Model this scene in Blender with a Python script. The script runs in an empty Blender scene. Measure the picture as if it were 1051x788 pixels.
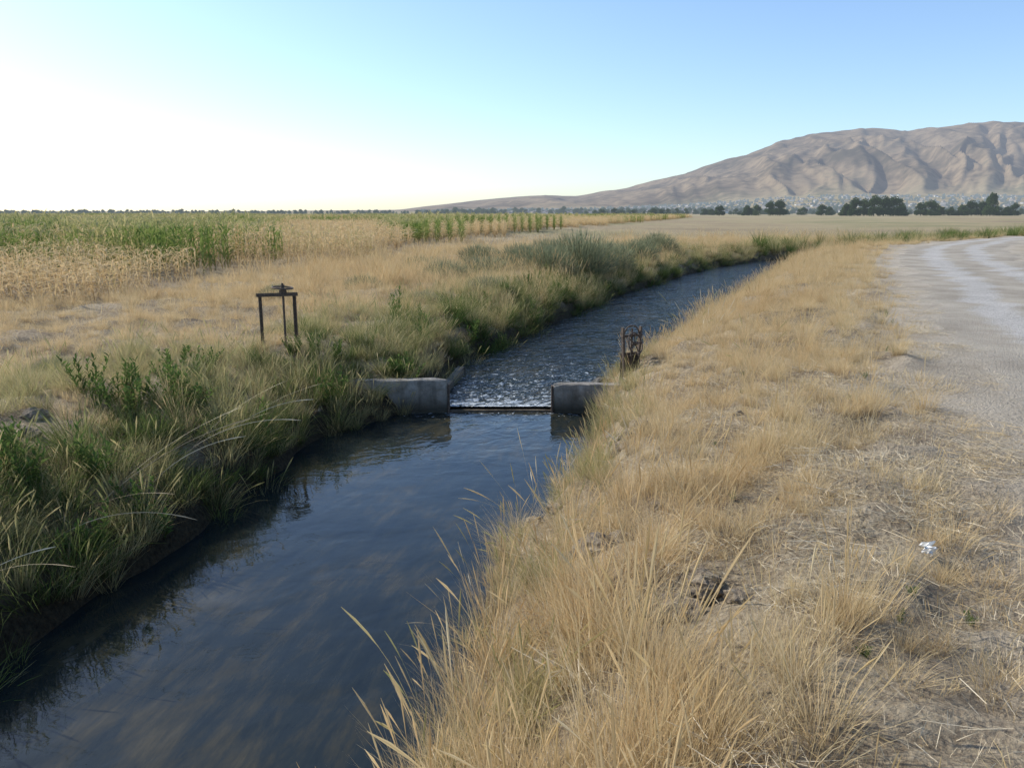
import bpy, math, numpy as np
from mathutils import Vector, Matrix
rng=np.random.default_rng(7)
U=rng.uniform
scene=bpy.context.scene
COL=scene.collection

# ------------------------------------------------------------ noise / curves
def vn(x,y,seed=0):
    x=np.asarray(x,float);y=np.asarray(y,float)
    ix=np.floor(x);iy=np.floor(y);fx=x-ix;fy=y-iy
    fx=fx*fx*(3-2*fx);fy=fy*fy*(3-2*fy)
    def h(a,b):
        v=np.sin(a*127.1+b*311.7+seed*74.7)*43758.5453
        return v-np.floor(v)
    return (h(ix,iy)*(1-fx)+h(ix+1,iy)*fx)*(1-fy)+(h(ix,iy+1)*(1-fx)+h(ix+1,iy+1)*fx)*fy
def fbm(x,y,seed=0,o=4):
    s=0;a=.5
    for k in range(o):
        s=s+a*vn(x*2**k,y*2**k,seed+k*3);a*=.5
    return s/(1-.5**o)
def sstep(a,b,x):
    t=np.clip((x-a)/(b-a),0,1);return t*t*(3-2*t)
TY=np.arange(-30,460,.25)
def curve(pts,k=5):
    p=np.array(pts,float);v=np.interp(TY,p[:,0],p[:,1])
    ker=np.ones(k)/k
    v2=np.convolve(np.pad(v,k,mode='edge'),ker,'same')[k:-k]
    return v2
Lc=curve([(-30,-5),(-3,-3.9),(0,-3.7),(4.3,-3.1),(6.2,-2.7),(8.3,-2.45),(9.9,-2.2),(10.6,-1.5),(11.2,-1.05),(13.4,-.95),(14.8,-.5),(18,.6),(26,3.5),(34,7.2),(40,10.2),(46,14.6),(50,19),(55,25),(66,37),(84,59),(130,119),(460,760)])
Rc=curve([(-30,-1),(-3,-.9),(0,-.8),(3.5,-.45),(5.5,-.1),(6.6,.3),(7.7,.7),(9,1.0),(10.5,1.2),(11,1.2),(12,1.6),(13,2.1),(17.2,3.8),(22,6.0),(28.4,8.8),(38,12.9),(44,17),(48,21.4),(55,29),(66,41),(84,63),(130,124),(460,768)])
RLc=curve([(-30,1.0),(0,2.0),(3.46,2.9),(5.95,3.8),(7.7,4.5),(11.8,6.0),(17.85,8.9),(32,15),(40,19.5),(48.5,26),(60,38),(80,64),(130,142),(460,790)],9)
RRc=curve([(-30,7),(0,8),(8,9.7),(12,11),(18,13.6),(28,18),(38.2,23.5),(48.5,31),(58,40),(80,70),(130,152),(460,805)],9)
def ev(c,y): return np.interp(y,TY,c)
def nrm(c):
    g=np.gradient(c,.25);return np.sqrt(1+g*g)
Ln,Rn,RLn=nrm(Lc),nrm(Rc),nrm(RLc)
def dLf(x,y): return (ev(Lc,y)-x)/ev(Ln,y)
def dRf(x,y): return (x-ev(Rc,y))/ev(Rn,y)
def roadm(x,y,m=.6):
    a=(x-ev(RLc,y))/ev(RLn,y);b=(ev(RRc,y)-x)/ev(RLn,y)
    return sstep(-m,m*.3,a)*sstep(-m,m*.3,b)
def ground(x,y,detail=True):
    x=np.asarray(x,float);y=np.asarray(y,float)
    j=(vn(x*1.7,y*1.7,5)-.5)*.25
    dl=dLf(x,y)+j;dr=dRf(x,y)+j
    zr=np.interp(dr,[-.5,0,.12,.45,1.0,1.8,3],[-.8,-.1,.25,.52,.82,1.0,1.03])
    zl=np.interp(dl,[-.5,0,.2,.55,1.3,2.2,5],[-.8,-.1,.25,.5,.76,.83,.83])
    z=np.where(dl>-.5,np.maximum(zl,-.8),zr)
    z=np.where((dl<=-.5)&(dr<=-.5),-.8,z)
    far=sstep(250,330,y)
    z=z*(1-far)+.95*far
    rm=roadm(x,y)
    land=np.clip(np.maximum(dl,dr)/.3,0,1)
    amp=(1-rm*.93)*land*np.clip(1.3-np.hypot(x,y)/300,0.1,1)
    z=z+amp*((fbm(x*.9,y*.9,2,4)-.5)*.34+(fbm(x*4,y*4,8,3)-.5)*.16)
    z=z*(1-rm)+rm*(1.04+(fbm(x*.5,y*.5,12,2)-.5)*.05)
    return z

# ------------------------------------------------------------ mesh helpers
def mesh_np(name,V,F,uv=None,mat=None,smooth=False):
    V=np.asarray(V,np.float32);F=np.asarray(F,np.int32)
    me=bpy.data.meshes.new(name)
    nf,k=F.shape
    me.vertices.add(len(V));me.vertices.foreach_set('co',V.ravel())
    me.loops.add(nf*k);me.loops.foreach_set('vertex_index',F.ravel())
    me.polygons.add(nf);me.polygons.foreach_set('loop_start',np.arange(nf,dtype=np.int32)*k)
    me.polygons.foreach_set('loop_total',np.full(nf,k,np.int32))
    if smooth: me.polygons.foreach_set('use_smooth',np.ones(nf,bool))
    if uv is not None:
        l=me.uv_layers.new(name='UVMap')
        l.data.foreach_set('uv',np.asarray(uv,np.float32)[F.ravel()].ravel())
    me.update(calc_edges=True);me.validate()
    if mat: me.materials.append(mat)
    return me
def obj(name,me,parent=None,link=True):
    o=bpy.data.objects.new(name,me)
    if link: COL.objects.link(o)
    if parent: o.parent=parent
    return o

# ------------------------------------------------------------ node helpers
class N:
    def __init__(s,name):
        s.m=bpy.data.materials.new(name);s.m.use_nodes=True
        s.t=s.m.node_tree;s.t.nodes.clear()
        s.out=s.t.nodes.new('ShaderNodeOutputMaterial')
    def n(s,typ,**kw):
        nd=s.t.nodes.new('ShaderNode'+typ)
        for k,v in kw.items(): setattr(nd,k,v)
        return nd
    def put(s,sock,v):
        if hasattr(v,'is_output'): s.t.links.new(v,sock)
        else: sock.default_value=v
    def noise(s,vec,scale,detail=4,rough=.6,dist=0.):
        nd=s.n('TexNoise');s.put(nd.inputs['Vector'],vec)
        nd.inputs['Scale'].default_value=scale;nd.inputs['Detail'].default_value=detail
        nd.inputs['Roughness'].default_value=rough;nd.inputs['Distortion'].default_value=dist
        return nd.outputs['Fac']
    def ramp(s,fac,stops):
        nd=s.n('ValToRGB');e=nd.color_ramp.elements
        while len(e)<len(stops): e.new(.5)
        for el,(p,c) in zip(e,stops):
            el.position=p;el.color=(*c,1) if len(c)==3 else c
        s.put(nd.inputs[0],fac);return nd.outputs[0]
    def mix(s,f,a,b,mode='MIX'):
        nd=s.n('Mix',data_type='RGBA',blend_type=mode)
        s.put(nd.inputs[0],f)
        for sk,v in ((nd.inputs[6],a),(nd.inputs[7],b)):
            if not hasattr(v,'is_output') and len(v)==3: v=(*v,1)
            s.put(sk,v)
        return nd.outputs[2]
    def math(s,op,a,b=0.,c=None,clamp=False):
        nd=s.n('Math',operation=op,use_clamp=clamp);s.put(nd.inputs[0],a);s.put(nd.inputs[1],b)
        if c is not None: s.put(nd.inputs[2],c)
        return nd.outputs[0]
    def rng(s,v,a,b,c,d):
        nd=s.n('MapRange');s.put(nd.inputs[0],v)
        for i,q in enumerate((a,b,c,d)): nd.inputs[i+1].default_value=q
        return nd.outputs[0]
    def bump(s,h,strength,dist):
        nd=s.n('Bump');nd.inputs['Strength'].default_value=strength;nd.inputs['Distance'].default_value=dist
        s.put(nd.inputs['Height'],h);return nd.outputs[0]
    def pos(s): return s.n('NewGeometry').outputs['Position']
    def surf(s,sh): s.t.links.new(sh,s.out.inputs[0]);return s.m
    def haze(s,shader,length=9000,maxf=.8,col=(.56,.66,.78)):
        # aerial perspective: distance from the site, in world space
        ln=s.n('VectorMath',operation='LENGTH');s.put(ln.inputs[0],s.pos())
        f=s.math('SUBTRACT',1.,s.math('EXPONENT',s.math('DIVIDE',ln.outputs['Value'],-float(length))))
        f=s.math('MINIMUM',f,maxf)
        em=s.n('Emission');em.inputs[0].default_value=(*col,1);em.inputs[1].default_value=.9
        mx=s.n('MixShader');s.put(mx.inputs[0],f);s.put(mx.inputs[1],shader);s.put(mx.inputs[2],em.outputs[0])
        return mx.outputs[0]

def principled(b,color,rough=.8,normal=None,metal=0.,spec=.3):
    p=b.n('BsdfPrincipled');b.put(p.inputs['Base Color'],color if hasattr(color,'is_output') else (*color,1))
    b.put(p.inputs['Roughness'],rough);p.inputs['Metallic'].default_value=metal
    p.inputs['Specular IOR Level'].default_value=spec
    if normal is not None: b.put(p.inputs['Normal'],normal)
    return p.outputs[0]

def plant_mat(name,cols,rootcol,transl=.35,tipcol=None,haze=False):
    b=N(name)
    uv=b.n('UVMap').outputs[0];sp=b.n('SeparateXYZ');b.put(sp.inputs[0],uv)
    ri=b.n('ObjectInfo').outputs['Random']
    pn=b.noise(b.pos(),.55,2,.6)
    f=b.math('ADD',b.math('MULTIPLY',sp.outputs[0],.4),b.math('MULTIPLY',ri,.35))
    f=b.math('ADD',f,b.rng(pn,.3,.7,0,.25))
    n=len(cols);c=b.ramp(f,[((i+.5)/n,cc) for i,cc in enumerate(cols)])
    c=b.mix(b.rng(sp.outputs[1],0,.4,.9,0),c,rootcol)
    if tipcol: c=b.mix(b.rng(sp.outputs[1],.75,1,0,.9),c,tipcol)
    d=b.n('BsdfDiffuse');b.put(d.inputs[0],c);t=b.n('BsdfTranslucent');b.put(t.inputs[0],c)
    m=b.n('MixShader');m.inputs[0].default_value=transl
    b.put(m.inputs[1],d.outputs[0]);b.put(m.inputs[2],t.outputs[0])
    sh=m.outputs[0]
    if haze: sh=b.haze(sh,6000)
    return b.surf(sh)

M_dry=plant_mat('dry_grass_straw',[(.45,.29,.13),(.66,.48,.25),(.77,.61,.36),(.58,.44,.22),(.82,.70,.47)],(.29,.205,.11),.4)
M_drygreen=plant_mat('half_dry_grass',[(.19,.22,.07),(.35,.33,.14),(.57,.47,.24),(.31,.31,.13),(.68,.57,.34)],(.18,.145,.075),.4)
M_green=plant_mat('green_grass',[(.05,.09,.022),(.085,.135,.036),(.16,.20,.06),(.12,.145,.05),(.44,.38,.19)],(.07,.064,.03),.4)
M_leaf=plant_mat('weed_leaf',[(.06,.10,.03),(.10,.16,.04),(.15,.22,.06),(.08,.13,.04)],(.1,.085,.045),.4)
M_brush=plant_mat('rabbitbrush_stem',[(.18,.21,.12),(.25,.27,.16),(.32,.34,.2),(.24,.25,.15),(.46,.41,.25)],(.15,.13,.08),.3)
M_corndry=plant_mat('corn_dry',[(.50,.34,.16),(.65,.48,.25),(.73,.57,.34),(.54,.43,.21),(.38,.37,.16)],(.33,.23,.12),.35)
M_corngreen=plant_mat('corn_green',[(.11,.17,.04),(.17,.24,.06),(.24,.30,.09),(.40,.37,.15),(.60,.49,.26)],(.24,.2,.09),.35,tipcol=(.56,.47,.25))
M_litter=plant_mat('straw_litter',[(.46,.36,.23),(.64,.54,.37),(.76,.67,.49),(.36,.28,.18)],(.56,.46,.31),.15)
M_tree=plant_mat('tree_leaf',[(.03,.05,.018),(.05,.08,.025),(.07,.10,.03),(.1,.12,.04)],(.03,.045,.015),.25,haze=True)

# ------------------------------------------------------------ strips
def strips(P,az,el,L,W,curl,seg=3,prof=None,roll=None):
    n=len(P);az=np.broadcast_to(az,n);el=np.broadcast_to(el,n);L=np.broadcast_to(L,n);W=np.broadcast_to(W,n);curl=np.broadcast_to(curl,n)
    if roll is None: roll=U(-1.2,1.2,n)
    ts=np.linspace(0,1,seg+1)
    if prof is None: w=1-.92*ts**1.5
    else: w=np.interp(ts,prof[0],prof[1])
    out=np.stack([np.cos(az),np.sin(az),np.zeros(n)],1)
    side=np.stack([-np.sin(az),np.cos(az),np.zeros(n)],1)
    p=np.array(P,float);V=np.zeros((n,seg+1,2,3));uvs=np.zeros((n,seg+1,2,2));r=U(0,1,n)
    for i in range(seg+1):
        a=el+curl*ts[i]
        d=out*np.sin(a)[:,None]+np.array([0,0,1])*np.cos(a)[:,None]
        nn=np.cross(side,d)
        sv=side*np.cos(roll)[:,None]+nn*np.sin(roll)[:,None]
        hw=(W*w[i]*.5)[:,None]
        V[:,i,0]=p-sv*hw;V[:,i,1]=p+sv*hw
        uvs[:,i,:,0]=r[:,None];uvs[:,i,:,1]=ts[i]
        p=p+d*(L/seg)[:,None]
    base=(np.arange(n)*(seg+1)*2)[:,None]+(np.arange(seg)*2)[None,:]
    F=np.stack([base,base+1,base+3,base+2],-1).reshape(-1,4)
    return V.reshape(-1,3),F,uvs.reshape(-1,2),p
def join(parts):
    Vs,Fs,Us=[],[],[];o=0
    for q in parts:
        Vs.append(q[0]);Fs.append(q[1]+o);Us.append(q[2]);o+=len(q[0])
    return np.concatenate(Vs),np.concatenate(Fs),np.concatenate(Us)
def disk(n,r):
    a=U(0,2*math.pi,n);q=r*np.sqrt(U(0,1,n))
    return np.stack([q*np.cos(a),q*np.sin(a),np.full(n,-.03)],1),a,q
def tuft(n,r,l,w,lean,curl,seg=3,flower=0):
    P,a,q=disk(n,r)
    az=a+U(-1.1,1.1,n);el=lean*(.25+.75*q/r)*U(.2,1.2,n)
    parts=[strips(P,az,el,U(l*.45,l,n),U(w*.6,w*1.2,n),U(.1,curl,n),seg)]
    if flower:
        P,a,q=disk(flower,r*.8)
        az=a+U(-.5,.5,flower);el=lean*.55*U(.2,1.,flower);L=U(l*.95,l*1.4,flower);c=U(.1,.6,flower)
        pr=([0,.74,.8,.9,1],[.35,.25,1.3,1.7,.2])
        for rl in (0,1.57):
            parts.append(strips(P,az,el,L,np.full(flower,w*1.6),c,9,pr,np.full(flower,rl)))
    return join(parts)
def asset_col(name,meshes):
    c=bpy.data.collections.new(name)
    for i,(d,m) in enumerate(meshes):
        me=mesh_np(f'{name}_{i}',d[0],d[1],d[2],m)
        c.objects.link(bpy.data.objects.new(f'{name}_piece_{i}',me))
    return c
def instancer(name,col,x,y,z,rot,sc,idx):
    n=len(x);me=bpy.data.meshes.new(name)
    me.vertices.add(n);me.vertices.foreach_set('co',np.stack([x,y,z],1).astype(np.float32).ravel())
    a=me.attributes.new('rot','FLOAT_VECTOR','POINT');a.data.foreach_set('vector',rot.astype(np.float32).ravel())
    a=me.attributes.new('scl','FLOAT_VECTOR','POINT');a.data.foreach_set('vector',sc.astype(np.float32).ravel())
    a=me.attributes.new('idx','INT','POINT');a.data.foreach_set('value',idx.astype(np.int32))
    o=obj(name,me)
    ng=bpy.data.node_groups.new(name+'_gn','GeometryNodeTree')
    ng.interface.new_socket('Geometry',in_out='INPUT',socket_type='NodeSocketGeometry')
    ng.interface.new_socket('Geometry',in_out='OUTPUT',socket_type='NodeSocketGeometry')
    A=ng.nodes.new;gi=A('NodeGroupInput');go=A('NodeGroupOutput');ip=A('GeometryNodeInstanceOnPoints');ci=A('GeometryNodeCollectionInfo')
    ci.inputs['Collection'].default_value=col;ci.inputs['Separate Children'].default_value=True;ci.inputs['Reset Children'].default_value=True
    def at(nm,t):
        q=A('GeometryNodeInputNamedAttribute');q.data_type=t;q.inputs['Name'].default_value=nm
        return [s for s in q.outputs if s.enabled and s.name=='Attribute'][0]
    lk=ng.links.new
    lk(gi.outputs[0],ip.inputs['Points']);lk(ci.outputs[0],ip.inputs['Instance'])
    ip.inputs['Pick Instance'].default_value=True
    lk(at('idx','INT'),ip.inputs['Instance Index']);lk(at('rot','FLOAT_VECTOR'),ip.inputs['Rotation']);lk(at('scl','FLOAT_VECTOR'),ip.inputs['Scale'])
    lk(ip.outputs[0],go.inputs[0])
    md=o.modifiers.new('scatter','NODES');md.node_group=ng
    return o
def scatter_obj(name,col,pts,smin,smax,tilt=.12,zoff=0.,zs=1.,sfn=None,lean=(0,0)):
    x,y=pts;n=len(x);k=len(col.objects)
    z=ground(x,y)+zoff
    s=U(smin,smax,n)
    if sfn is not None: s=s*sfn(x,y)
    rot=np.stack([U(-tilt,tilt,n)+lean[0],U(-tilt,tilt,n)+lean[1],U(0,6.283,n)],1)
    sc=np.stack([s,s,s*zs*U(.8,1.15,n)],1)
    return instancer(name,col,x,y,z,rot,sc,rng.integers(0,k,n))
def cand(dens,x0,x1,y0,y1,f,off=None):
    n=int(dens*(x1-x0)*(y1-y0));y=U(y0,y1,n);x=U(x0,x1,n)
    if off is not None: x=x+ev(off,y)
    k=(U(0,1,n)<f(x,y))&(np.abs(x)<.70*y+1.2)
    return x[k],y[k]
def cat(*ps): return np.concatenate([p[0] for p in ps]),np.concatenate([p[1] for p in ps])

# ------------------------------------------------------------ terrain
def axis(a,b,st,g,end0,end1):
    core=list(np.arange(a,b,st));v=b;s=st;R=[]
    while v<end1: R.append(v);s*=g;v+=s
    v=a;s=st;Lq=[]
    while v>end0: s*=g;v-=s;Lq.append(v)
    return np.array(Lq[::-1]+core+R)
gx=axis(-7,9,.08,1.04,-12000,14000);gy=axis(-2,17,.08,1.027,-40,14000)
X,Y=np.meshgrid(gx,gy);Z=ground(X,Y)
nx,ny=len(gx),len(gy)
ii=(np.arange(ny-1)[:,None]*nx+np.arange(nx-1)[None,:])
F=np.stack([ii,ii+1,ii+nx+1,ii+nx],-1).reshape(-1,4)
CE=curve([(-30,-13),(14,-11.5),(16,-9.5),(19,-7.2),(25,-6.5),(42,-5.0),(60,-1.5),(107,9),(200,36),(460,110)],9)
b=N('ground_soil');P=b.pos()
att=b.n('Attribute');att.attribute_name='mask';sp=b.n('SeparateColor');b.put(sp.inputs[0],att.outputs['Color'])
n1=b.noise(P,1.3,6,.65);n2=b.noise(P,22,6,.75);n3=b.noise(P,90,3,.7)
vor=b.n('TexVoronoi');b.put(vor.inputs['Vector'],P);vor.inputs['Scale'].default_value=38
mx=b.math('ADD',b.math('MULTIPLY',n2,.6),b.math('MULTIPLY',n1,.4))
c=b.ramp(mx,[(.36,(.17,.125,.08)),(.46,(.32,.25,.165)),(.55,(.48,.39,.265)),(.68,(.63,.53,.38))])
farc=b.noise(P,.02,5,.6)
fc=b.ramp(farc,[(.35,(.26,.20,.13)),(.5,(.36,.29,.17)),(.62,(.23,.22,.11)),(.75,(.40,.32,.18))])
c=b.mix(sp.outputs[1],c,fc)
grav=b.ramp(b.math('ADD',b.math('MULTIPLY',n3,.6),b.math('MULTIPLY',n1,.4)),[(.36,(.33,.275,.21)),(.5,(.51,.445,.35)),(.66,(.64,.575,.48))])
c=b.mix(sp.outputs[2],c,grav)
wet=b.ramp(n2,[(.35,(.02,.017,.012)),(.65,(.09,.075,.045))])
c=b.mix(sp.outputs[0],c,wet)
h=b.math('ADD',b.math('MULTIPLY',n2,1.),b.math('MULTIPLY',vor.outputs['Distance'],.3))
sh=principled(b,c,.95,b.bump(h,1.,.07),spec=.1)
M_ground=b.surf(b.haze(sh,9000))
me=mesh_np('ground',np.stack([X.ravel(),Y.ravel(),Z.ravel()],1),F,None,M_ground,True)
x=X.ravel();y=Y.ravel();z=Z.ravel()
wetm=1-sstep(.05,.5,z+ (dLf(x,y)>0)*-.15);wetm*=(y<300)
dist=np.hypot(x,y)
far=sstep(35,90,dist)*(1-roadm(x,y,1.))*.95
pth=sstep(-1.6,.2,(x-ev(RLc,y))/ev(RLn,y)+(fbm(x*.8,y*.8,14,3)-.5)*1.2)*sstep(-1.5,0,(ev(RRc,y)-x))
mask=np.stack([wetm,far,pth*.85,np.ones_like(x)],1).astype(np.float32)
a=me.color_attributes.new('mask','FLOAT_COLOR','POINT');a.data.foreach_set('color',mask.ravel())
obj('ground',me)

# road sheet
ys=np.concatenate([np.arange(-20,60,.25),np.arange(60,300,2.)]);K=24
ex=(fbm(ys*1.3,ys*0,31,4)-.5)*1.2;ex2=(fbm(ys*1.1,ys*0+7,37,4)-.5)*1.2
rl=ev(RLc,ys)+.2+ex;rr=ev(RRc,ys)-.1+ex2
t=np.linspace(0,1,K)[None,:];RX=rl[:,None]*(1-t)+rr[:,None]*t;RY=np.repeat(ys[:,None],K,1)
edge=np.minimum(t,1-t)
RZ=ground(RX,RY)+.012-.03*np.exp(-edge/.012)
ii=(np.arange(len(ys)-1)[:,None]*K+np.arange(K-1)[None,:])
F=np.stack([ii,ii+1,ii+K+1,ii+K],-1).reshape(-1,4)
b=N('gravel');P=b.pos();uv=b.n('UVMap').outputs[0];su=b.n('SeparateXYZ');b.put(su.inputs[0],uv)
n1=b.noise(P,.8,5,.6);n2=b.noise(P,35,5,.8);n4=b.noise(P,.35,4,.6)
v=b.n('TexVoronoi');b.put(v.inputs['Vector'],P);v.inputs['Scale'].default_value=45
vc=b.n('SeparateColor');b.put(vc.inputs[0],v.outputs['Color'])
f=b.math('ADD',b.math('MULTIPLY',vc.outputs[0],.3),b.math('MULTIPLY',n2,.35));f=b.math('ADD',f,b.math('MULTIPLY',n1,.35))
c=b.ramp(f,[(.3,(.31,.285,.25)),(.48,(.46,.43,.385)),(.62,(.56,.53,.48)),(.8,(.68,.645,.59))])
wob=b.math('ADD',su.outputs[0],b.math('MULTIPLY',b.math('SUBTRACT',n4,.5),.12))
tr=b.math('ABSOLUTE',b.math('SUBTRACT',b.math('ABSOLUTE',b.math('SUBTRACT',wob,.48)),.19))
trm=b.math('MULTIPLY',b.rng(tr,.05,.12,0,1),.7)
c=b.mix(trm,c,b.ramp(n1,[(.35,(.27,.225,.16)),(.65,(.44,.375,.28))]))
M_road=b.surf(principled(b,c,.95,b.bump(b.math('ADD',b.math('MULTIPLY',v.outputs['Distance'],.6),n2),.8,.04),spec=.1))
uvv=np.stack([np.repeat(t,len(ys),0).ravel(),(RY/10).ravel()],1)
obj('gravel_road',mesh_np('gravel_road',np.stack([RX.ravel(),RY.ravel(),RZ.ravel()],1),F,uvv,M_road,True))

# ------------------------------------------------------------ water
def water(name,ys,z,mat):
    K=16;t=np.linspace(0,1,K)[None,:]
    a=(ev(Lc,ys)-.45*ev(Ln,ys))[:,None];c=(ev(Rc,ys)+.45*ev(Rn,ys))[:,None]
    WX=a*(1-t)+c*t;WY=np.repeat(ys[:,None],K,1)
    ii=(np.arange(len(ys)-1)[:,None]*K+np.arange(K-1)[None,:])
    F=np.stack([ii,ii+1,ii+K+1,ii+K],-1).reshape(-1,4)
    cx=(ev(Lc,ys)+ev(Rc,ys))/2;s=np.concatenate([[0],np.cumsum(np.hypot(np.diff(cx),np.diff(ys)))])
    uv=np.stack([(t*3.2*np.ones_like(a)).ravel(),np.repeat(s[:,None],K,1).ravel()],1)
    return obj(name,mesh_np(name,np.stack([WX.ravel(),WY.ravel(),np.full(WX.size,z)],1),F,uv,mat,True))
def water_mat(name,rip,foam):
    b=N(name);uv=b.n('UVMap').outputs[0];P=b.pos()
    mp=b.n('Mapping');b.put(mp.inputs[0],uv);mp.inputs['Scale'].default_value=(3.6,.7,1)
    st=b.noise(mp.outputs[0],2.0,10,.75,.25)
    big=b.noise(P,.7,3)
    f=b.math('ADD',b.math('MULTIPLY',st,.55),b.math('MULTIPLY',big,.45))
    c=b.ramp(f,[(.40,(.008,.013,.016)),(.50,(.016,.021,.020)),(.57,(.036,.034,.022)),(.68,(.075,.063,.034))])
    mp2=b.n('Mapping');b.put(mp2.inputs[0],uv);mp2.inputs['Scale'].default_value=(1,.8,1)
    r1=b.noise(mp2.outputs[0],2.2,2,.5,.4);r2=b.noise(mp2.outputs[0],9,3,.55,.8)
    hh=b.math('ADD',r1,b.math('MULTIPLY',r2,rip[2]))
    sx=b.n('SeparateXYZ');b.put(sx.inputs[0],P)
    fn=b.noise(mp2.outputs[0],9,6,.75,1.5)
    if foam:
        near=b.math('MULTIPLY',b.rng(sx.outputs[1],10.8,17.,1,0),.16)
        near=b.math('ADD',near,b.rng(sx.outputs[1],10.8,11.3,.06,0))
    else:
        near=b.math('SUBTRACT',b.rng(sx.outputs[1],9.7,10.72,-.1,.15),.02)
        wv=b.noise(mp2.outputs[0],5,3,.55,.6)
        hh=b.math('ADD',hh,b.math('MULTIPLY',wv,b.rng(sx.outputs[1],7.5,10.7,0,2.2)))
    fm=b.rng(b.math('ADD',fn,near),.66,.76,0,.85)
    c=b.mix(fm,c,(.62,.67,.70))
    rough=b.rng(fm,0,1,.03,.6)
    nm=b.bump(hh,rip[0],rip[1])
    p=b.n('BsdfPrincipled');b.put(p.inputs['Base Color'],c);b.put(p.inputs['Roughness'],rough)
    p.inputs['IOR'].default_value=1.33;b.put(p.inputs['Normal'],nm)
    return b.surf(p.outputs[0])
water('canal_water',np.concatenate([np.arange(-20,10.7,.25),[10.72]]),0,water_mat('calm_water',(.3,.03,.12),0))
water('canal_water',np.concatenate([[10.82],np.arange(11,60,.25),np.arange(60,240,2.)]),.06,water_mat('rippled_water',(1.,.15,.5),1))

# ------------------------------------------------------------ grass assets
A_dry=asset_col('dry_grass_tuft',[(tuft(120,.10,.46,.0032,.75,.9,3,5),M_dry),(tuft(100,.08,.4,.0032,.6,.7,3,3),M_dry),(tuft(130,.12,.34,.003,.95,1.1,3,0),M_dry),(tuft(100,.11,.5,.003,.6,.8,3,9),M_dry)])
A_short=asset_col('short_dry_grass',[(tuft(80,.22,.15,.0035,1.1,1.0,2),M_dry),(tuft(70,.25,.11,.0035,1.3,.8,2),M_litter),(tuft(80,.2,.18,.0035,1.,1.2,2),M_dry)])
A_half=asset_col('half_green_tuft',[(tuft(95,.12,.5,.005,.7,1.0,3,5),M_drygreen),(tuft(95,.12,.42,.005,.8,1.2,3,0),M_drygreen)])
A_green=asset_col('green_tuft',[(tuft(95,.15,.55,.007,.75,1.5,4,0),M_green),(tuft(80,.14,.45,.009,.85,1.3,4,0),M_green),(tuft(95,.15,.5,.006,.7,1.2,3,5),M_drygreen)])
def reed():
    n=60;P,a,q=disk(n,.25)
    return join([strips(P,a,U(0,.35,n),U(.6,1.15,n),U(.012,.02,n),U(.2,1.4,n),6)])
A_reed=asset_col('reed_clump',[(reed(),M_green),(reed(),M_leaf),(reed(),M_drygreen)])
def stems():
    n=9;P,a,q=disk(n,.12);az=a;el=U(.05,.5,n);L=U(.6,1.0,n);c=U(.2,.9,n);pr=([0,.76,.82,.9,1],[.35,.3,1.6,2.2,.3])
    return join([strips(P,az,el,L,np.full(n,.005),c,12,pr,np.full(n,r)) for r in (0,1.57)])
A_stem=asset_col('seed_stem',[(stems(),M_dry),(stems(),M_litter),(stems(),M_drygreen)])
def litter():
    n=70;a=U(0,6.28,n);q=.35*np.sqrt(U(0,1,n));P=np.stack([q*np.cos(a),q*np.sin(a),U(.0,.025,n)],1)
    return strips(P,U(0,6.28,n),U(1.4,1.6,n),U(.05,.18,n),U(.002,.0037,n),U(-.15,.2,n),2,([0,1],[1,.6]))[:3]
A_litter=asset_col('straw_litter',[(litter(),M_litter),(litter(),M_litter),(litter(),M_dry)])
def weed(h=.6,nst=5,lw=.03,ll=.12):
    parts=[]
    for k in range(nst):
        a0=U(0,6.28);el=U(.05,.45);L=h*U(.6,1.1);p0=np.array([[.05*math.cos(a0),.05*math.sin(a0),-.03]])
        parts.append(strips(p0,a0,el,L,.008,.25,6,([0,1],[1,.4]),np.zeros(1)))
        parts.append(strips(p0,a0,el,L,.008,.25,6,([0,1],[1,.4]),np.full(1,1.57)))
        n=18;tt=np.linspace(.15,1,n)
        d=np.array([math.cos(a0)*math.sin(el+.1),math.sin(a0)*math.sin(el+.1),math.cos(el+.1)])
        P=p0+d*(L*tt)[:,None]
        parts.append(strips(P,np.arange(n)*2.4+a0,U(.7,1.2,n)-.5*tt,ll*U(.6,1.1,n)*(1.2-.5*tt),lw*U(.7,1.1,n),U(.3,1.,n),4,([0,.25,.5,.8,1],[.15,.8,1,.6,.05]),U(-.3,.3,n)))
    return join([q[:3] for q in parts])
A_weed=asset_col('leafy_weed',[(weed(.55,8),M_leaf),(weed(.7,7,.022,.16),M_leaf),(weed(.45,9,.03,.1),M_leaf)])
def brush(n=900):
    a=U(0,6.28,n);e=np.arccos(U(.05,1,n));P0=np.stack([.15*np.cos(a)*U(0,1,n),.15*np.sin(a)*U(0,1,n),np.zeros(n)],1)
    lump=.75+.35*vn(a*1.6,e*3,3)
    m1=strips(P0,a,e*.95,U(.75,1.05,n)*lump,U(.006,.01,n),U(-.35,.05,n),4,([0,1],[1,.5]))
    n2=3000;a=U(0,6.28,n2);e=np.arccos(U(.02,1,n2));r=U(.45,.92,n2)*(.75+.35*vn(a*1.6,e*3,3))
    P=np.stack([r*np.sin(e)*np.cos(a),r*np.sin(e)*np.sin(a),r*np.cos(e)],1)
    m2=strips(P,a+U(-.6,.6,n2),e*.7+U(-.3,.3,n2),U(.1,.22,n2),U(.008,.014,n2),U(-.3,.3,n2),2)
    return join([m1[:3],m2[:3]])
A_brush=asset_col('rabbitbrush',[(brush(),M_brush),(brush(),M_brush)])

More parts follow.
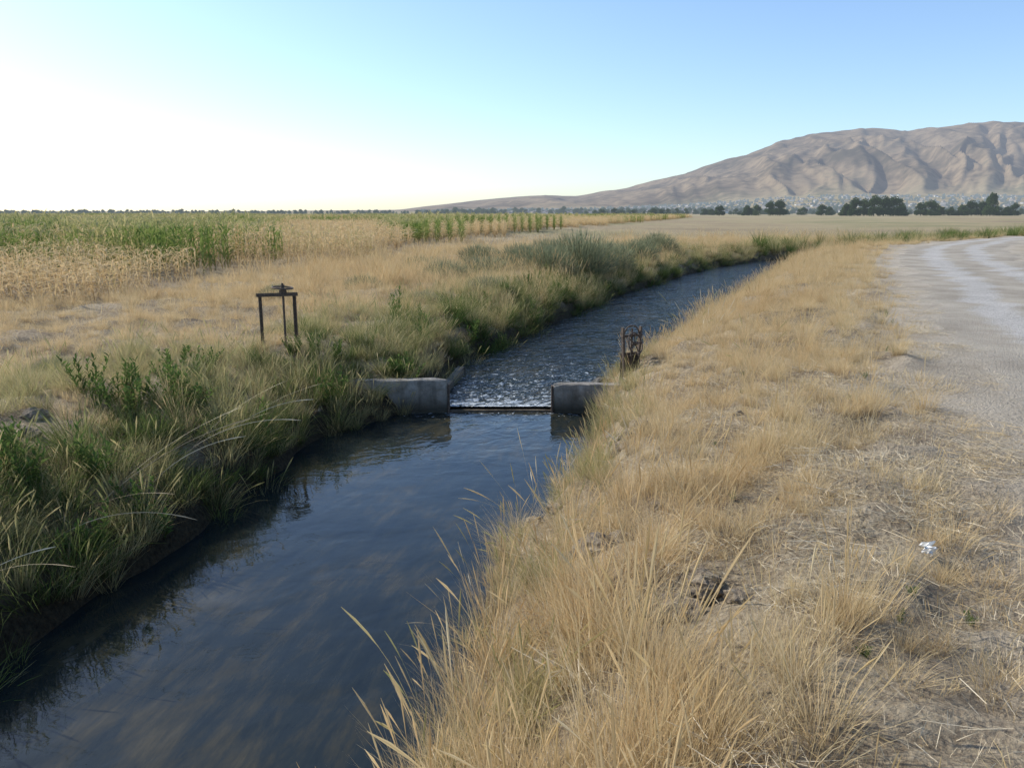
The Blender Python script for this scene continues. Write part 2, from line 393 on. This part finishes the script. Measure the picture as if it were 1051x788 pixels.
# ------------------------------------------------------------ right bank
CL=[(.78,3.45,.15),(.94,3.62,.11),(1.06,3.42,.08),(.62,3.52,.08),(.50,4.45,.14),(.66,4.58,.10),(.38,4.55,.08),(1.12,7.4,.21),(1.0,7.05,.13),(1.28,7.75,.13),(1.05,7.95,.10),(1.3,3.2,.04),(2.3,3.2,.04),(-4.75,6.8,.17),(-4.4,7.1,.13),(-5.05,7.1,.16),(-4.2,6.7,.10),(-4.9,6.5,.10),(.2,5.8,.11),(.35,5.95,.08),(1.9,4.6,.05),(1.6,5.6,.05),(2.0,6.8,.06),(.95,4.9,.05)]
def nocl(x,y):
    m=np.ones_like(x)
    for a,b_,s in CL:
        if s<.075: continue
        dx=(x-a)/(s*1.5+.03);dy=(y-(b_-s*.9-.06))/(s*1.9+.08)
        m*=sstep(.75,1.1,np.hypot(dx,dy))
    # clear round the small gate on the right bank
    m*=sstep(.75,1.1,np.hypot((x-1.66)/.24,(y-10.75)/.5))
    return m
def dn(x,y,s,sd,a,b_): return sstep(a,b_,fbm(x*s,y*s,sd,3))
def rb(x,y):
    d=dRf(x,y);r=(ev(RLc,y)-x)/ev(RLn,y)
    w=(d>.03)*sstep(.0,.9,r)
    nw=1.45-.35*sstep(5,7,y)
    near=1-sstep(nw*.65,nw*1.3,d)
    mid=dn(x,y,1.3,42,.46,.55)*(.4+.5*sstep(.3,2.2,r))
    fars=sstep(5,10,y)*.5
    return nocl(x,y)*w*np.clip(near*(.2+.8*dn(x,y,1.9,41,.38,.50))+mid+fars*sstep(.4,1.8,r),0,1)
pts=cat(cand(34,0,5.5,1.2,8,rb,Rc),cand(25,0,6,8,16,rb,Rc),cand(15,0,8,16,34,rb,Rc),cand(7,0,10,34,60,rb,Rc))
def rbsize(x,y):
    d=dRf(x,y);s=.74+.38*(1-sstep(.8,1.8,d))*(1-sstep(4.8,6.2,y))
    s=s*(.72+.56*vn(x*1.6,y*1.6,33))+.14*sstep(12,22,y)
    return s
scatter_obj('dry_grass',A_dry,pts,.6,1.2,sfn=rbsize)
def rbs(x,y):
    d=dRf(x,y);r=(ev(RLc,y)-x)/ev(RLn,y)
    return nocl(x,y)*(d>.1)*sstep(-.4,.8,r)*(.12+.88*dn(x,y,1.3,43,.44,.57))
pts=cat(cand(24,0,5.5,1.2,8,rbs,Rc),cand(18,0,6,8,16,rbs,Rc),cand(9,0,8,16,40,rbs,Rc))
scatter_obj('short_dry_grass',A_short,pts,.6,1.2)
def rl_(x,y):
    d=dRf(x,y);r=(ev(RLc,y)-x)/ev(RLn,y);return nocl(x,y)*(d>.4)*sstep(-.7,.6,r)*(.15+.85*dn(x,y,1.5,47,.42,.55))
pts=cat(cand(19,0,6,1.2,9,rl_,Rc),cand(9,0,7,9,18,rl_,Rc))
scatter_obj('straw_litter',A_litter,pts,.6,1.1,tilt=.08,zoff=.01)
def rg(x,y):
    d=dRf(x,y);return nocl(x,y)*(d>-.02)*(d<.6)*(.3+.7*dn(x,y,1.2,49,.38,.52))
pts=cat(cand(25,0,.8,1.5,12,rg,Rc),cand(12,0,1,12,45,rg,Rc))
scatter_obj('half_dry_grass',A_half,pts,.42,.78,tilt=.2)
pts=cat(cand(7,-.05,1.0,2.0,5.8,rg,Rc),cand(.6,1,4,3,12,rb,Rc))
scatter_obj('seed_grass_stems',A_stem,pts,.6,1.0,tilt=.2)
def gv(x,y):
    r=(ev(RLc,y)-x)/ev(RLn,y);return nocl(x,y)*(r>.3)*(r<2.2)*dn(x,y,.8,97,.56,.64)
pts=cat(cand(5,1,6,2.5,16,gv,Rc))
scatter_obj('low_green_weeds',A_weed,pts,.08,.17,tilt=.3)

# ------------------------------------------------------------ left bank
def lb(x,y):
    d=dLf(x,y);return nocl(x,y)*(d>-.03)*(1-sstep(.9,1.6,d))*(.45+.55*dn(x,y,1.5,51,.37,.51))
pts=cat(cand(30,-1.9,.1,3,11,lb,Lc),cand(19,-1.7,.1,11,24,lb,Lc),cand(9,-2.6,.1,24,60,lb,Lc))
scatter_obj('green_bank_grass',A_green,pts,.5,1.05,tilt=.3,sfn=lambda x,y:(1+.2*sstep(11,16,y))*(.8+.4*vn(x*1.3,y*1.3,19)))
def lb2(x,y):
    d=dLf(x,y);return nocl(x,y)*(d>.1)*(d<3.0)*(.2+.8*dn(x,y,1.1,53,.40,.54))*(x>ev(CE,y))
pts=cat(cand(17,-3.2,0,3,14,lb2,Lc),cand(11,-4,0,14,50,lb2,Lc))
scatter_obj('half_dry_grass',A_half,pts,.45,.95,tilt=.2)
def lw(x,y):
    d=dLf(x,y);return nocl(x,y)*(d>.05)*(d<1.7)*dn(x,y,1.0,55,.41,.55)
pts=cat(cand(13,-1.8,0,3,12.5,lw,Lc),cand(3,-2,0,12.5,30,lw,Lc))
scatter_obj('leafy_weeds',A_weed,pts,.5,.95,tilt=.25)
def wg(x,y): return ((x<-1.15)&((y>11.0)|(x<-2.0)))*1.
pts=cand(16,-3.4,-1.15,10.2,13.2,wg)
k=np.hypot(pts[0]+3.3,pts[1]-11.1)>.45
scatter_obj('green_bank_grass',A_green,(pts[0][k],pts[1][k]),.45,.8,tilt=.25)
def ll(x,y):
    d=dLf(x,y);return nocl(x,y)*(d>.3)*(x>ev(CE,y)-1.5)*np.clip(.35+.65*dn(x,y,.8,57,.38,.52),0,1)
pts=cat(cand(13,-10,0,4,16,ll,Lc),cand(11,-11,0,16,30,ll,Lc),cand(6,-16,0,30,60,ll,Lc))
scatter_obj('dry_grass',A_dry,pts,.4,1.0,sfn=lambda x,y:.8+.8*sstep(12,21,y)*(.5+.8*vn(x*.7,y*.7,63)))
pts=cat(cand(18,-10,0,4,17,ll,Lc),cand(8,-11,0,17,32,ll,Lc))
scatter_obj('short_dry_grass',A_short,pts,.6,1.2)
def fr(x,y):
    d=np.maximum(dLf(x,y),dRf(x,y));return (np.abs(d)<1.6)*.9
pts=cat(cand(3,-5,9,46,110,fr,Lc))
scatter_obj('canal_reeds',A_reed,pts,.65,1.15,tilt=.1)
def ff(x,y): return (dRf(x,y)>1.5)*(roadm(x,y)<.05)*dn(x,y,.15,61,.35,.6)
pts=cat(cand(1.6,2,40,20,90,ff,Rc))
scatter_obj('dry_grass',A_dry,pts,.6,1.2)

br=list(A_brush.objects)
for i,(sx,sy,s,zz) in enumerate([(2.2,26.5,1.45,1.1),(1.0,25.0,1.2,.95),(3.4,29,1.25,.95),(-.8,24.2,1.05,.8),(-1.9,22.5,.85,.8),(-3.7,20.0,.6,.85),(.3,28,1.1,.9),(-5.2,17.5,.42,.8),(-1.9,17.2,.55,.8),(5,33,1.2,.9),(-2.9,26,.8,.8),(3.0,33,1.,.9),(-.6,19.6,.7,.8),(6.8,38,1.2,.9),(-3.9,9.2,.3,.9),(-5.6,9.6,.3,.8),(-1.2,30,1.0,.9),(1.6,36,1.1,.9)]):
    o=obj('rabbitbrush',br[i%2].data);o.location=(sx,sy,float(ground(sx,sy))-.05);o.scale=(s,s,s*zz);o.rotation_euler=(0,0,U(0,6))

# ------------------------------------------------------------ corn
def cornpatch(green):
    parts=[]
    for r in range(4):
        for k in range(15):
            px=(r+.5)*.75-1.5+U(-.05,.05);py=-1.5+(k+.5)*.2+U(-.06,.06);h=U(1.05,1.5);la=U(0,6.28);le=U(0,.1) if green else U(0,.22)
            p=np.array([[px,py,0.]])
            parts.append(strips(p,la,le,h,.026,.05,2,([0,1],[1,.5]),np.full(1,0.3)))
            n=9;tt=np.linspace(.12,.95,n);P=np.repeat(p,n,0);P[:,2]=h*tt;P[:,0]+=math.cos(la)*math.sin(le)*h*tt;P[:,1]+=math.sin(la)*math.sin(le)*h*tt
            az=la+np.arange(n)*math.pi+U(-.5,.5,n)
            parts.append(strips(P,az,U(.25,.7,n) if green else U(.4,1.1,n),U(.35,.62,n),U(.03,.055,n)*(1.15 if green else .75),U(1.3,2.3,n) if green else U(1.6,2.8,n),4,([0,.3,.7,1],[.5,1,.7,.08]),U(-.5,.5,n)))
            m=4;P=np.repeat(p,m,0);P[:,2]=h*.98;parts.append(strips(P,U(0,6.28,m),U(.05,.7,m),U(.1,.2,m),.012,.2,1,([0,1],[1,.5])))
    V,F,Uv=join([q[:3] for q in parts])
    Uv=Uv.copy();Uv[:,1]=np.clip(V[:,2]/1.65,0,1)
    return V,F,Uv
A_corn=asset_col('corn_patch',[(cornpatch(False),M_corndry),(cornpatch(False),M_corndry),(cornpatch(True),M_corngreen),(cornpatch(True),M_corngreen)])
xs=[]
for sp_,y0,y1,x0 in ((2.9,14,95,-80),(5.6,95,330,-240)):
    gx_,gy_=np.meshgrid(np.arange(x0,200,sp_),np.arange(y0,y1,sp_))
    q=(ev(CE,gy_)-gx_>1.4)&(gx_/gy_>-.74-4/gy_)
    xs.append(np.stack([gx_[q],gy_[q],np.full(q.sum(),sp_/2.9)]))
cx,cy,cs=np.concatenate(xs,1)
gm=fbm(cx*.03,cy*.05,71,3);tanx=cx/cy;jj=(vn(cx*.35,cy*.35,23)-.5)
green=((cy>22.+jj*7)&(cy<70)&(tanx<-.31+.12*jj))|((cy>48)&(cy<85)&(tanx>-.15+.03*jj)&(tanx<-.08+.05*jj))|((cy>75)&(gm>.66))
green&=U(0,1,len(cx))<.84
idx=np.where(green,2,0)+rng.integers(0,2,len(cx))
n=len(cx);hs=np.where(green,1.12,.90)*U(.85,1.1,n)*(.90+.2*vn(cx*.2,cy*.2,6))
hs=np.where((cy<24)&~green,.5+.3*U(0,1,n),hs)
rz=rng.integers(0,2,n)*math.pi+U(-.05,.05,n)
instancer('corn_field',A_corn,cx+U(-.3,.3,n),cy+U(-.3,.3,n),ground(cx,cy)-.03,np.stack([U(-.02,.02,n),U(-.02,.02,n),rz],1),np.stack([cs*1.02,cs*1.02,hs],1),idx)

# ------------------------------------------------------------ mountains
sk=np.array([(-1.2,.002),(-.4,.002),(-.14,.004),(-.09,.010),(-.03,.0165),(.02,.021),(.05,.0215),(.085,.0215),(.135,.030),(.205,.046),(.263,.064),(.32,.083),(.36,.093),(.40,.099),(.43,.105),(.455,.1035),(.48,.0990),(.51,.1005),(.55,.106),(.60,.1065),(.66,.1055),(.8,.10),(1.0,.085),(1.5,.05),(2.2,.01)])
af=np.linspace(-1.3,2.4,1500);cf=np.interp(af,sk[:,0],sk[:,1]);kk=np.ones(7)/7;cf=np.convolve(np.pad(cf,7,mode='edge'),kk,'same')[7:-7]
def crest(a): return np.interp(a,af,cf)+.0014*(fbm(a*45,a*0,90,3)-.5)*np.clip(np.interp(a,af,cf)/.05,0,1)
def mz(a,y):
    c=crest(a)
    fan=.026*np.clip(c/.1,0.1,1.)*4600*sstep(1500,5200,y)**1.2
    s=np.clip((y-4300)/2900,0,1.35)
    wob=.07*(fbm(a*8,s*2.2,83,3)-.5)
    g=fbm((a+wob)*13+s*1.2,s*1.0,81,3);g=1-np.abs(g*2-1)*2.2
    g2=fbm((a+wob*1.3)*40,s*3.,85,3);g2=1-np.abs(g2*2-1)*2.
    prof=np.interp(s,[0,.12,.4,.7,.9,1.,1.12,1.35],[0,.07,.38,.70,.92,1,.9,.45])
    prof=prof-.05*sstep(.45,.75,s)*(1-sstep(.75,1.,s))
    H=np.maximum(c*7200-fan,0)
    env=np.sin(np.clip(s/1.04,0,1)*math.pi)**.7
    return fan+H*(prof+env*(.24*(g-.64)+.08*(g2-.64)))+(fbm(a*60,y*.01,87,3)-.5)*9*np.clip(s*3,0,1)*np.clip(c/.1,0,1)
aa=np.linspace(-1.2,2.2,1300);yy=np.concatenate([np.linspace(1500,4300,50),np.linspace(4320,8200,230)])
A_,Y_=np.meshgrid(aa,yy);Zm=mz(A_,Y_)+.95-4*(1-sstep(1500,1900,Y_))
Xm=A_*Y_;K=len(aa);ii=(np.arange(len(yy)-1)[:,None]*K+np.arange(K-1)[None,:])
F=np.stack([ii,ii+1,ii+K+1,ii+K],-1).reshape(-1,4)
b=N('mountain_slope');P=b.pos()
sep=b.n('SeparateXYZ');b.put(sep.inputs[0],P)
n1=b.noise(P,.0016,7,.6);n2=b.noise(P,.012,5,.6)
f=b.math('ADD',b.math('MULTIPLY',n1,.6),b.math('MULTIPLY',n2,.4))
c=b.ramp(f,[(.38,(.085,.072,.046)),(.47,(.17,.13,.083)),(.55,(.285,.215,.133)),(.64,(.17,.145,.093))])
fanc=b.ramp(f,[(.4,(.22,.20,.12)),(.5,(.38,.31,.19)),(.6,(.16,.16,.09))])
c=b.mix(b.rng(b.math('ADD',sep.outputs[1],b.math('MULTIPLY',n1,900)),4700,5300,1,0),c,fanc)
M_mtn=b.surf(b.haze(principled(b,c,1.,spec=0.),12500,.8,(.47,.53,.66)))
obj('mountain',mesh_np('mountain',np.stack([Xm.ravel(),Y_.ravel(),Zm.ravel()],1),F,None,M_mtn,True))

# ------------------------------------------------------------ distant trees
def tree(seed,tall=1.):
    parts=[]
    p=np.zeros((1,3))
    for r in (0,.78,1.57,2.35): parts.append(strips(p,0.,0.,5.,.55,0.05,4,([0,1],[1,.3]),np.full(1,r)))
    m=9;az=U(0,6.28,m);P=np.stack([np.zeros(m),np.zeros(m),U(1.2,4,m)],1);L=U(2.,3.2,m)
    lm=strips(P,az,U(.4,1.,m),L,.22,-.3,3,([0,1],[1,.3]));parts.append(lm)
    a=U(0,6.28,14);low=np.stack([2.3*np.cos(a),2.3*np.sin(a),U(1.,3.2,14)],1)
    cen=np.concatenate([lm[3],lm[3]*.55+np.array([0,0,3.]),low,np.array([[0,0,7.5],[.5,.3,6.2],[-.6,.2,6.8],[0,0,4.5]])])
    for cc in cen:
        q=110;d=rng.normal(size=(q,3));d/=np.linalg.norm(d,axis=1)[:,None];rr=U(.9,1.7)*U(.35,1,q)**.5
        Pq=cc+d*rr[:,None]*np.array([1,1,.8]);Pq[:,2]*=tall
        lf=strips(Pq,U(0,6.28,q),U(0,2.6,q),U(.3,.55,q),U(.25,.5,q),U(-.5,.5,q),1,([0,1],[1,.5]))
        uvx=lf[2].copy();uvx[:,1]=.6;parts.append((lf[0],lf[1],uvx))
    return join([q[:3] for q in parts])
A_tree=asset_col('broadleaf_tree',[(tree(i,t),M_tree) for i,t in enumerate((1.,1.1,.85,1.6))])
tx=[];ty=[];ts=[];ti=[]
def addt(px,Yv,s,i=None):
    tx.append((px-525.5)/834*Yv);ty.append(Yv);ts.append(s);ti.append(rng.integers(0,3) if i is None else i)
for px,Yv,s in [(868,520,1.15),(876,510,1.3),(886,515,1.35),(896,505,1.45),(906,512,1.5),(916,518,1.4),(924,525,1.2),(738,560,.9),(766,600,1.1),(776,590,.9),(790,560,1.25),(800,556,1.35),(842,580,1.0),(850,640,.8),(944,540,1.1),(954,545,1.2),(962,560,1.),(975,560,.9),(986,560,1.1),(996,540,1.25),(1006,545,1.2),(1022,560,1.0),(1032,540,.9),(1040,550,1.),(1060,540,1.2),(1075,540,1.2),(730,700,.8),(820,700,.7)]:
    addt(px,Yv,s*.95)
addt(1015,520,1.1,3);addt(1012,560,1.0,3)
for k in range(600): addt(U(-200,520),U(1250,1900),U(.45,1.0))
for k in range(1500): addt(U(430,1200),U(1500,4000),U(.8,1.6))
for k in range(240): addt(U(600,1150),U(700,1400),U(.4,.9))
tx=np.array(tx,float);ty=np.array(ty);ts=np.array(ts);ti=np.array(ti)
tz=np.where(ty>1500,mz(tx/ty,ty),0)+.7
n=len(tx)
instancer('distant_trees',A_tree,tx,ty,tz,np.stack([np.zeros(n),np.zeros(n),U(0,6.28,n)],1),np.stack([ts*U(.9,1.4,n),ts*U(.9,1.4,n),ts],1),ti)

Vh=[];Fh=[];Uh=[];o=0
for k in range(900):
    px=U(450,1100);Yv=U(1700,4000);xx=(px-525.5)/834*Yv;zz=float(mz(xx/Yv,Yv))+.9
    w=U(5,10);d=U(4,8);h=U(3,6);r=h+U(2,3);an=U(0,3.14);ca,sa=math.cos(an),math.sin(an)
    pp=[(-w,-d,0),(w,-d,0),(w,d,0),(-w,d,0),(-w,-d,h),(w,-d,h),(w,d,h),(-w,d,h),(-w,0,r),(w,0,r)]
    Vh+= [(xx+ca*a-sa*c,Yv+sa*a+ca*c,zz+e-1) for a,c,e in pp]
    Fh+= [[o,o+1,o+5,o+4],[o+1,o+2,o+6,o+5],[o+2,o+3,o+7,o+6],[o+3,o,o+4,o+7],[o+4,o+5,o+9,o+8],[o+6,o+7,o+8,o+9],[o+5,o+6,o+9],[o+7,o+4,o+8]]
    o+=10;u=U(0,1);Uh+=[(u,0)]*4+[(u,.45)]*4+[(u,1)]*2
me=bpy.data.meshes.new('distant_town');me.from_pydata(Vh,[],Fh)
l=me.uv_layers.new(name='UVMap')
for lp in me.loops: l.data[lp.index].uv=Uh[lp.vertex_index]
b=N('house_wall');sp=b.n('SeparateXYZ');b.put(sp.inputs[0],b.n('UVMap').outputs[0])
c=b.ramp(sp.outputs[0],[(0,(.4,.36,.3)),(.3,(.6,.58,.53)),(.6,(.3,.23,.17)),(1,(.5,.47,.43))])
c=b.mix(b.math('GREATER_THAN',sp.outputs[1],.5),c,(.2,.18,.17))
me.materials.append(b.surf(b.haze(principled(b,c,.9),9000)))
obj('distant_town',me)

# ------------------------------------------------------------ concrete, metal
b=N('weathered_concrete');P=b.pos();sep=b.n('SeparateXYZ');b.put(sep.inputs[0],P)
n1=b.noise(P,5,7,.7);n2=b.noise(P,60,4,.7)
c=b.ramp(n1,[(.3,(.13,.115,.09)),(.45,(.25,.225,.185)),(.58,(.36,.33,.28)),(.7,(.44,.41,.36))])
mpz=b.n('Mapping');b.put(mpz.inputs[0],P);mpz.inputs['Scale'].default_value=(9,9,.8)
stn=b.noise(mpz.outputs[0],1.,4,.6)
c=b.mix(b.rng(stn,.5,.68,0,.55),c,(.11,.095,.07))
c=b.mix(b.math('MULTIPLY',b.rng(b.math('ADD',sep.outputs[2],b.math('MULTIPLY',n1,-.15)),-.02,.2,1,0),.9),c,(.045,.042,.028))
M_conc=b.surf(principled(b,c,.9,b.bump(b.math('ADD',n1,b.math('MULTIPLY',n2,.4)),.7,.025)))
b=N('rusty_steel');P=b.pos();n1=b.noise(P,30,6,.7)
c=b.ramp(n1,[(.35,(.06,.05,.042)),(.55,(.12,.085,.06)),(.7,(.2,.16,.13))])
M_rust=b.surf(principled(b,c,.75,b.bump(n1,.4,.004),metal=.2,spec=.4))
b=N('old_wood');P=b.pos();n1=b.noise(P,14,6,.7)
M_wood=b.surf(principled(b,b.ramp(n1,[(.3,(.06,.045,.03)),(.7,(.2,.16,.11))]),.9,b.bump(n1,.5,.01)))
import bmesh
def box(name,cen,size,mat,parent,rot=(0,0,0),bev=.01,rough=0.):
    bm=bmesh.new();bmesh.ops.create_cube(bm,size=1)
    for v in bm.verts: v.co=Vector((v.co.x*size[0],v.co.y*size[1],v.co.z*size[2]))
    if rough:
        bmesh.ops.subdivide_edges(bm,edges=bm.edges[:],cuts=10,use_grid_fill=True)
    if bev and not rough: bmesh.ops.bevel(bm,geom=bm.edges[:],offset=bev,segments=2,affect='EDGES')
    if rough:
        for v in bm.verts:
            c=v.co;q=[abs(abs(c[i])-size[i]/2)<1e-4 for i in range(3)]
            if sum(q)>=2:
                for i in range(3):
                    if q[i]: c[i]-=math.copysign(U(.002,rough*3.2),c[i])
            v.co+=Vector(rng.normal(size=3))*rough*.35
    me=bpy.data.meshes.new(name);bm.to_mesh(me);bm.free();me.materials.append(mat)
    o=obj(name,me,parent);o.location=cen;o.rotation_euler=rot;return o
def tube(name,pts,rad,mat,parent,closed=False):
    cu=bpy.data.curves.new(name,'CURVE');cu.dimensions='3D';cu.bevel_depth=rad;cu.bevel_resolution=3;cu.use_fill_caps=True
    s=cu.splines.new('POLY');s.points.add(len(pts)-1)
    for q,p in zip(s.points,pts): q.co=(*p,1)
    s.use_cyclic_u=closed;cu.materials.append(mat)
    o=obj(name,cu,parent);return o
def empty(name,loc,rot=(0,0,0)):
    e=bpy.data.objects.new(name,None);COL.objects.link(e);e.location=loc;e.rotation_euler=rot;return e
w=empty('concrete_weir',(0,10.75,0))
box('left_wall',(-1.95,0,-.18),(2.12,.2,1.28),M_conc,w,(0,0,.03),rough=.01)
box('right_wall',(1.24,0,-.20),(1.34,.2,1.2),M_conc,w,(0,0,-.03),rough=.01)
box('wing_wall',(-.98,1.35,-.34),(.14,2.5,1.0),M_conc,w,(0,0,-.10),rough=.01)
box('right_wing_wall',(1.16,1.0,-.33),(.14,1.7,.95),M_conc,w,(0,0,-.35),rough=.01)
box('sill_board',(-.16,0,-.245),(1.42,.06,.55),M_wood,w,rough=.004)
box('slot_guide_left',(-.875,-.03,.0),(.03,.09,.8),M_rust,w,bev=.003)
box('slot_guide_right',(.555,-.03,-.02),(.03,.09,.8),M_rust,w,bev=.003)
def wheel(parent,loc,R,rot):
    e=bpy.data.objects.new('handwheel',None);COL.objects.link(e);e.parent=parent;e.location=loc;e.rotation_euler=rot
    tube('rim',[(R*math.cos(a),R*math.sin(a),0) for a in np.linspace(0,2*math.pi,33)[:-1]],.011,M_rust,e,True)
    for k in range(5):
        a=k*2*math.pi/5;tube(f'spoke_{k+1}',[(0,0,-.012),(R*math.cos(a),R*math.sin(a),0)],.008,M_rust,e)
    tube('hub',[(0,0,-.04),(0,0,.04)],.026,M_rust,e);return e
g=empty('irrigation_gate',(-3.30,11.2,.41),(0,0,.35))
for nm,xx in (('post_left',-.25),('post_right',.25)):
    box(nm,(xx,0,.47),(.012,.05,1.45),M_rust,g,bev=.002);box(nm+'_flange',(xx+math.copysign(.022,-xx),.022,.47),(.04,.008,1.45),M_rust,g,bev=.001)
box('crossbar',(0,-.032,1.17),(.56,.01,.045),M_rust,g,bev=.002)
box('crossbar_back',(0,.036,1.17),(.56,.01,.045),M_rust,g,bev=.002)
tube('threaded_stem',[(0.08,0,-.1),(0.08,0,1.33)],.016,M_rust,g)
box('stem_bearing',(0.08,0,1.20),(.1,.058,.07),M_rust,g,bev=.006)
wheel(g,(0.08,0,1.265),.14,(0.05,0.06,0))
box('gate_plate',(0,0,.02),(.46,.012,.5),M_rust,g,bev=.002)
box('headwall',(0,.12,-.1),(1.0,.14,.75),M_conc,g,rough=.006)
g=empty('irrigation_gate',(1.66,10.95,.64),(0,0,.5))
for nm,xx in (('post_left',-.13),('post_right',.13)):
    box(nm,(xx,0,.12),(.03,.05,.8),M_rust,g,(0,.06*np.sign(xx),0),bev=.003)
box('crossbar',(0,0,.40),(.34,.06,.03),M_rust,g,bev=.003)
tube('threaded_stem',[(0,.0,-.2),(0,-.01,.50)],.014,M_rust,g)
tube('lifting_hoop',[(-.13,0,.40)]+[(-.13*math.cos(a),0,.40+.14*math.sin(a)) for a in np.linspace(.2,math.pi-.2,12)]+[(.13,0,.40)],.010,M_rust,g)
wheel(g,(0,-.09,.30),.15,(1.25,0,.3))
box('gate_plate',(0,.04,-.02),(.3,.012,.35),M_rust,g,bev=.002)

# ------------------------------------------------------------ clods & litter
b=N('dirt_clod');P=b.pos();n1=b.noise(P,18,7,.7)
M_clod=b.surf(principled(b,b.ramp(n1,[(.3,(.13,.10,.07)),(.5,(.30,.24,.17)),(.7,(.46,.385,.28))]),.95,b.bump(n1,1.,.06)))
def clod(x,y,s,fl=.6):
    bm=bmesh.new();bmesh.ops.create_icosphere(bm,subdivisions=4,radius=1);sd=U(0,50)
    for v in bm.verts:
        c=v.co;k=.5+.95*float(fbm(c.x*2.2+sd,c.y*2.2+c.z*1.9,3,5))
        v.co=Vector((c.x*k,c.y*k*.85,c.z*k*fl))*s
    me=bpy.data.meshes.new('dirt_clod');bm.to_mesh(me);bm.free();me.materials.append(M_clod)
    o=obj('dirt_clod',me);o.location=(x,y,float(ground(x,y))+s*.06);o.rotation_euler=(U(-.2,.2),U(-.2,.2),U(0,6))
for q in CL: clod(*q)
b=N('white_paper');M_w=b.surf(principled(b,(.78,.78,.76),.7))
bm=bmesh.new();bmesh.ops.create_grid(bm,x_segments=8,y_segments=8,size=.5)
for v in bm.verts: v.co=Vector((v.co.x*.08,v.co.y*.06,.02*math.sin(v.co.x*9)+.02*math.cos(v.co.y*11+v.co.x*5)))
me=bpy.data.meshes.new('paper_scrap');bm.to_mesh(me);bm.free();me.materials.append(M_w)
o=obj('paper_scrap',me);o.location=(2.1,3.75,float(ground(2.1,3.75))+.05);o.rotation_euler=(.9,.3,.4)

P=np.array([[-3.5,4.6,.35],[-3.6,4.3,.2],[-3.1,6.4,.4],[-3.0,7.2,.55],[-3.3,5.4,.4],[-2.9,8.0,.5],[-3.2,5.9,.5]])
n=len(P);q=[strips(P,np.array([-.2,-.5,.1,.3,-.1,.2,.4]),U(.7,1.1,n),U(.8,1.3,n),np.full(n,.006),U(.4,1.0,n),12,([0,.8,.9,1],[1,.6,1.6,.3]),np.full(n,r))[:3] for r in (0,1.57)]
d=join(q);obj('arching_dry_stalks',mesh_np('arching_dry_stalks',*d,M_litter))
Pp=[(-2.15,10.25),(-2.3,10.1),(-2.35,10.4),(-2.5,9.8),(-2.6,10.3),(-2.75,10.0),(-2.9,9.6)]
px=np.array([p[0] for p in Pp]);py=np.array([p[1] for p in Pp])
scatter_obj('green_reed_clump',A_reed,(px,py),.4,.65,tilt=.25,lean=(0,.2))

# ------------------------------------------------------------ light, sky, camera
EL=math.radians(37);AZ=math.radians(-62)
sv=Vector((math.sin(AZ)*math.cos(EL),math.cos(AZ)*math.cos(EL),math.sin(EL)))
sd=bpy.data.lights.new('sun','SUN');sd.energy=5.0;sd.angle=math.radians(.5);sd.color=(1,.95,.86)
so=bpy.data.objects.new('sun',sd);COL.objects.link(so);so.rotation_euler=(-sv).to_track_quat('-Z','Y').to_euler();so.location=(-30,20,40)
wd=bpy.data.worlds.new('World');scene.world=wd;wd.use_nodes=True;nt=wd.node_tree
bg=nt.nodes['Background'];sky=nt.nodes.new('ShaderNodeTexSky');sky.sky_type='NISHITA';sky.sun_disc=False
sky.sun_elevation=EL;sky.sun_rotation=AZ;sky.air_density=1.0;sky.dust_density=1.2;sky.ozone_density=1.9;sky.altitude=600
mx=nt.nodes.new('ShaderNodeMix');mx.data_type='RGBA';mx.blend_type='MULTIPLY';mx.inputs[0].default_value=1
mx.inputs[7].default_value=(1.18,1.27,1.38,1)
nt.links.new(sky.outputs[0],mx.inputs[6]);nt.links.new(mx.outputs[2],bg.inputs[0]);bg.inputs[1].default_value=.15
cam=bpy.data.cameras.new('camera');cam.lens=28;cam.sensor_width=36;cam.clip_end=40000;cam.clip_start=.05
co=bpy.data.objects.new('camera',cam);COL.objects.link(co);co.location=(0,0,2.7);co.rotation_euler=(math.radians(90-12.1),0,0)
scene.camera=co
scene.view_settings.view_transform='Standard';scene.view_settings.look='None';scene.view_settings.exposure=0
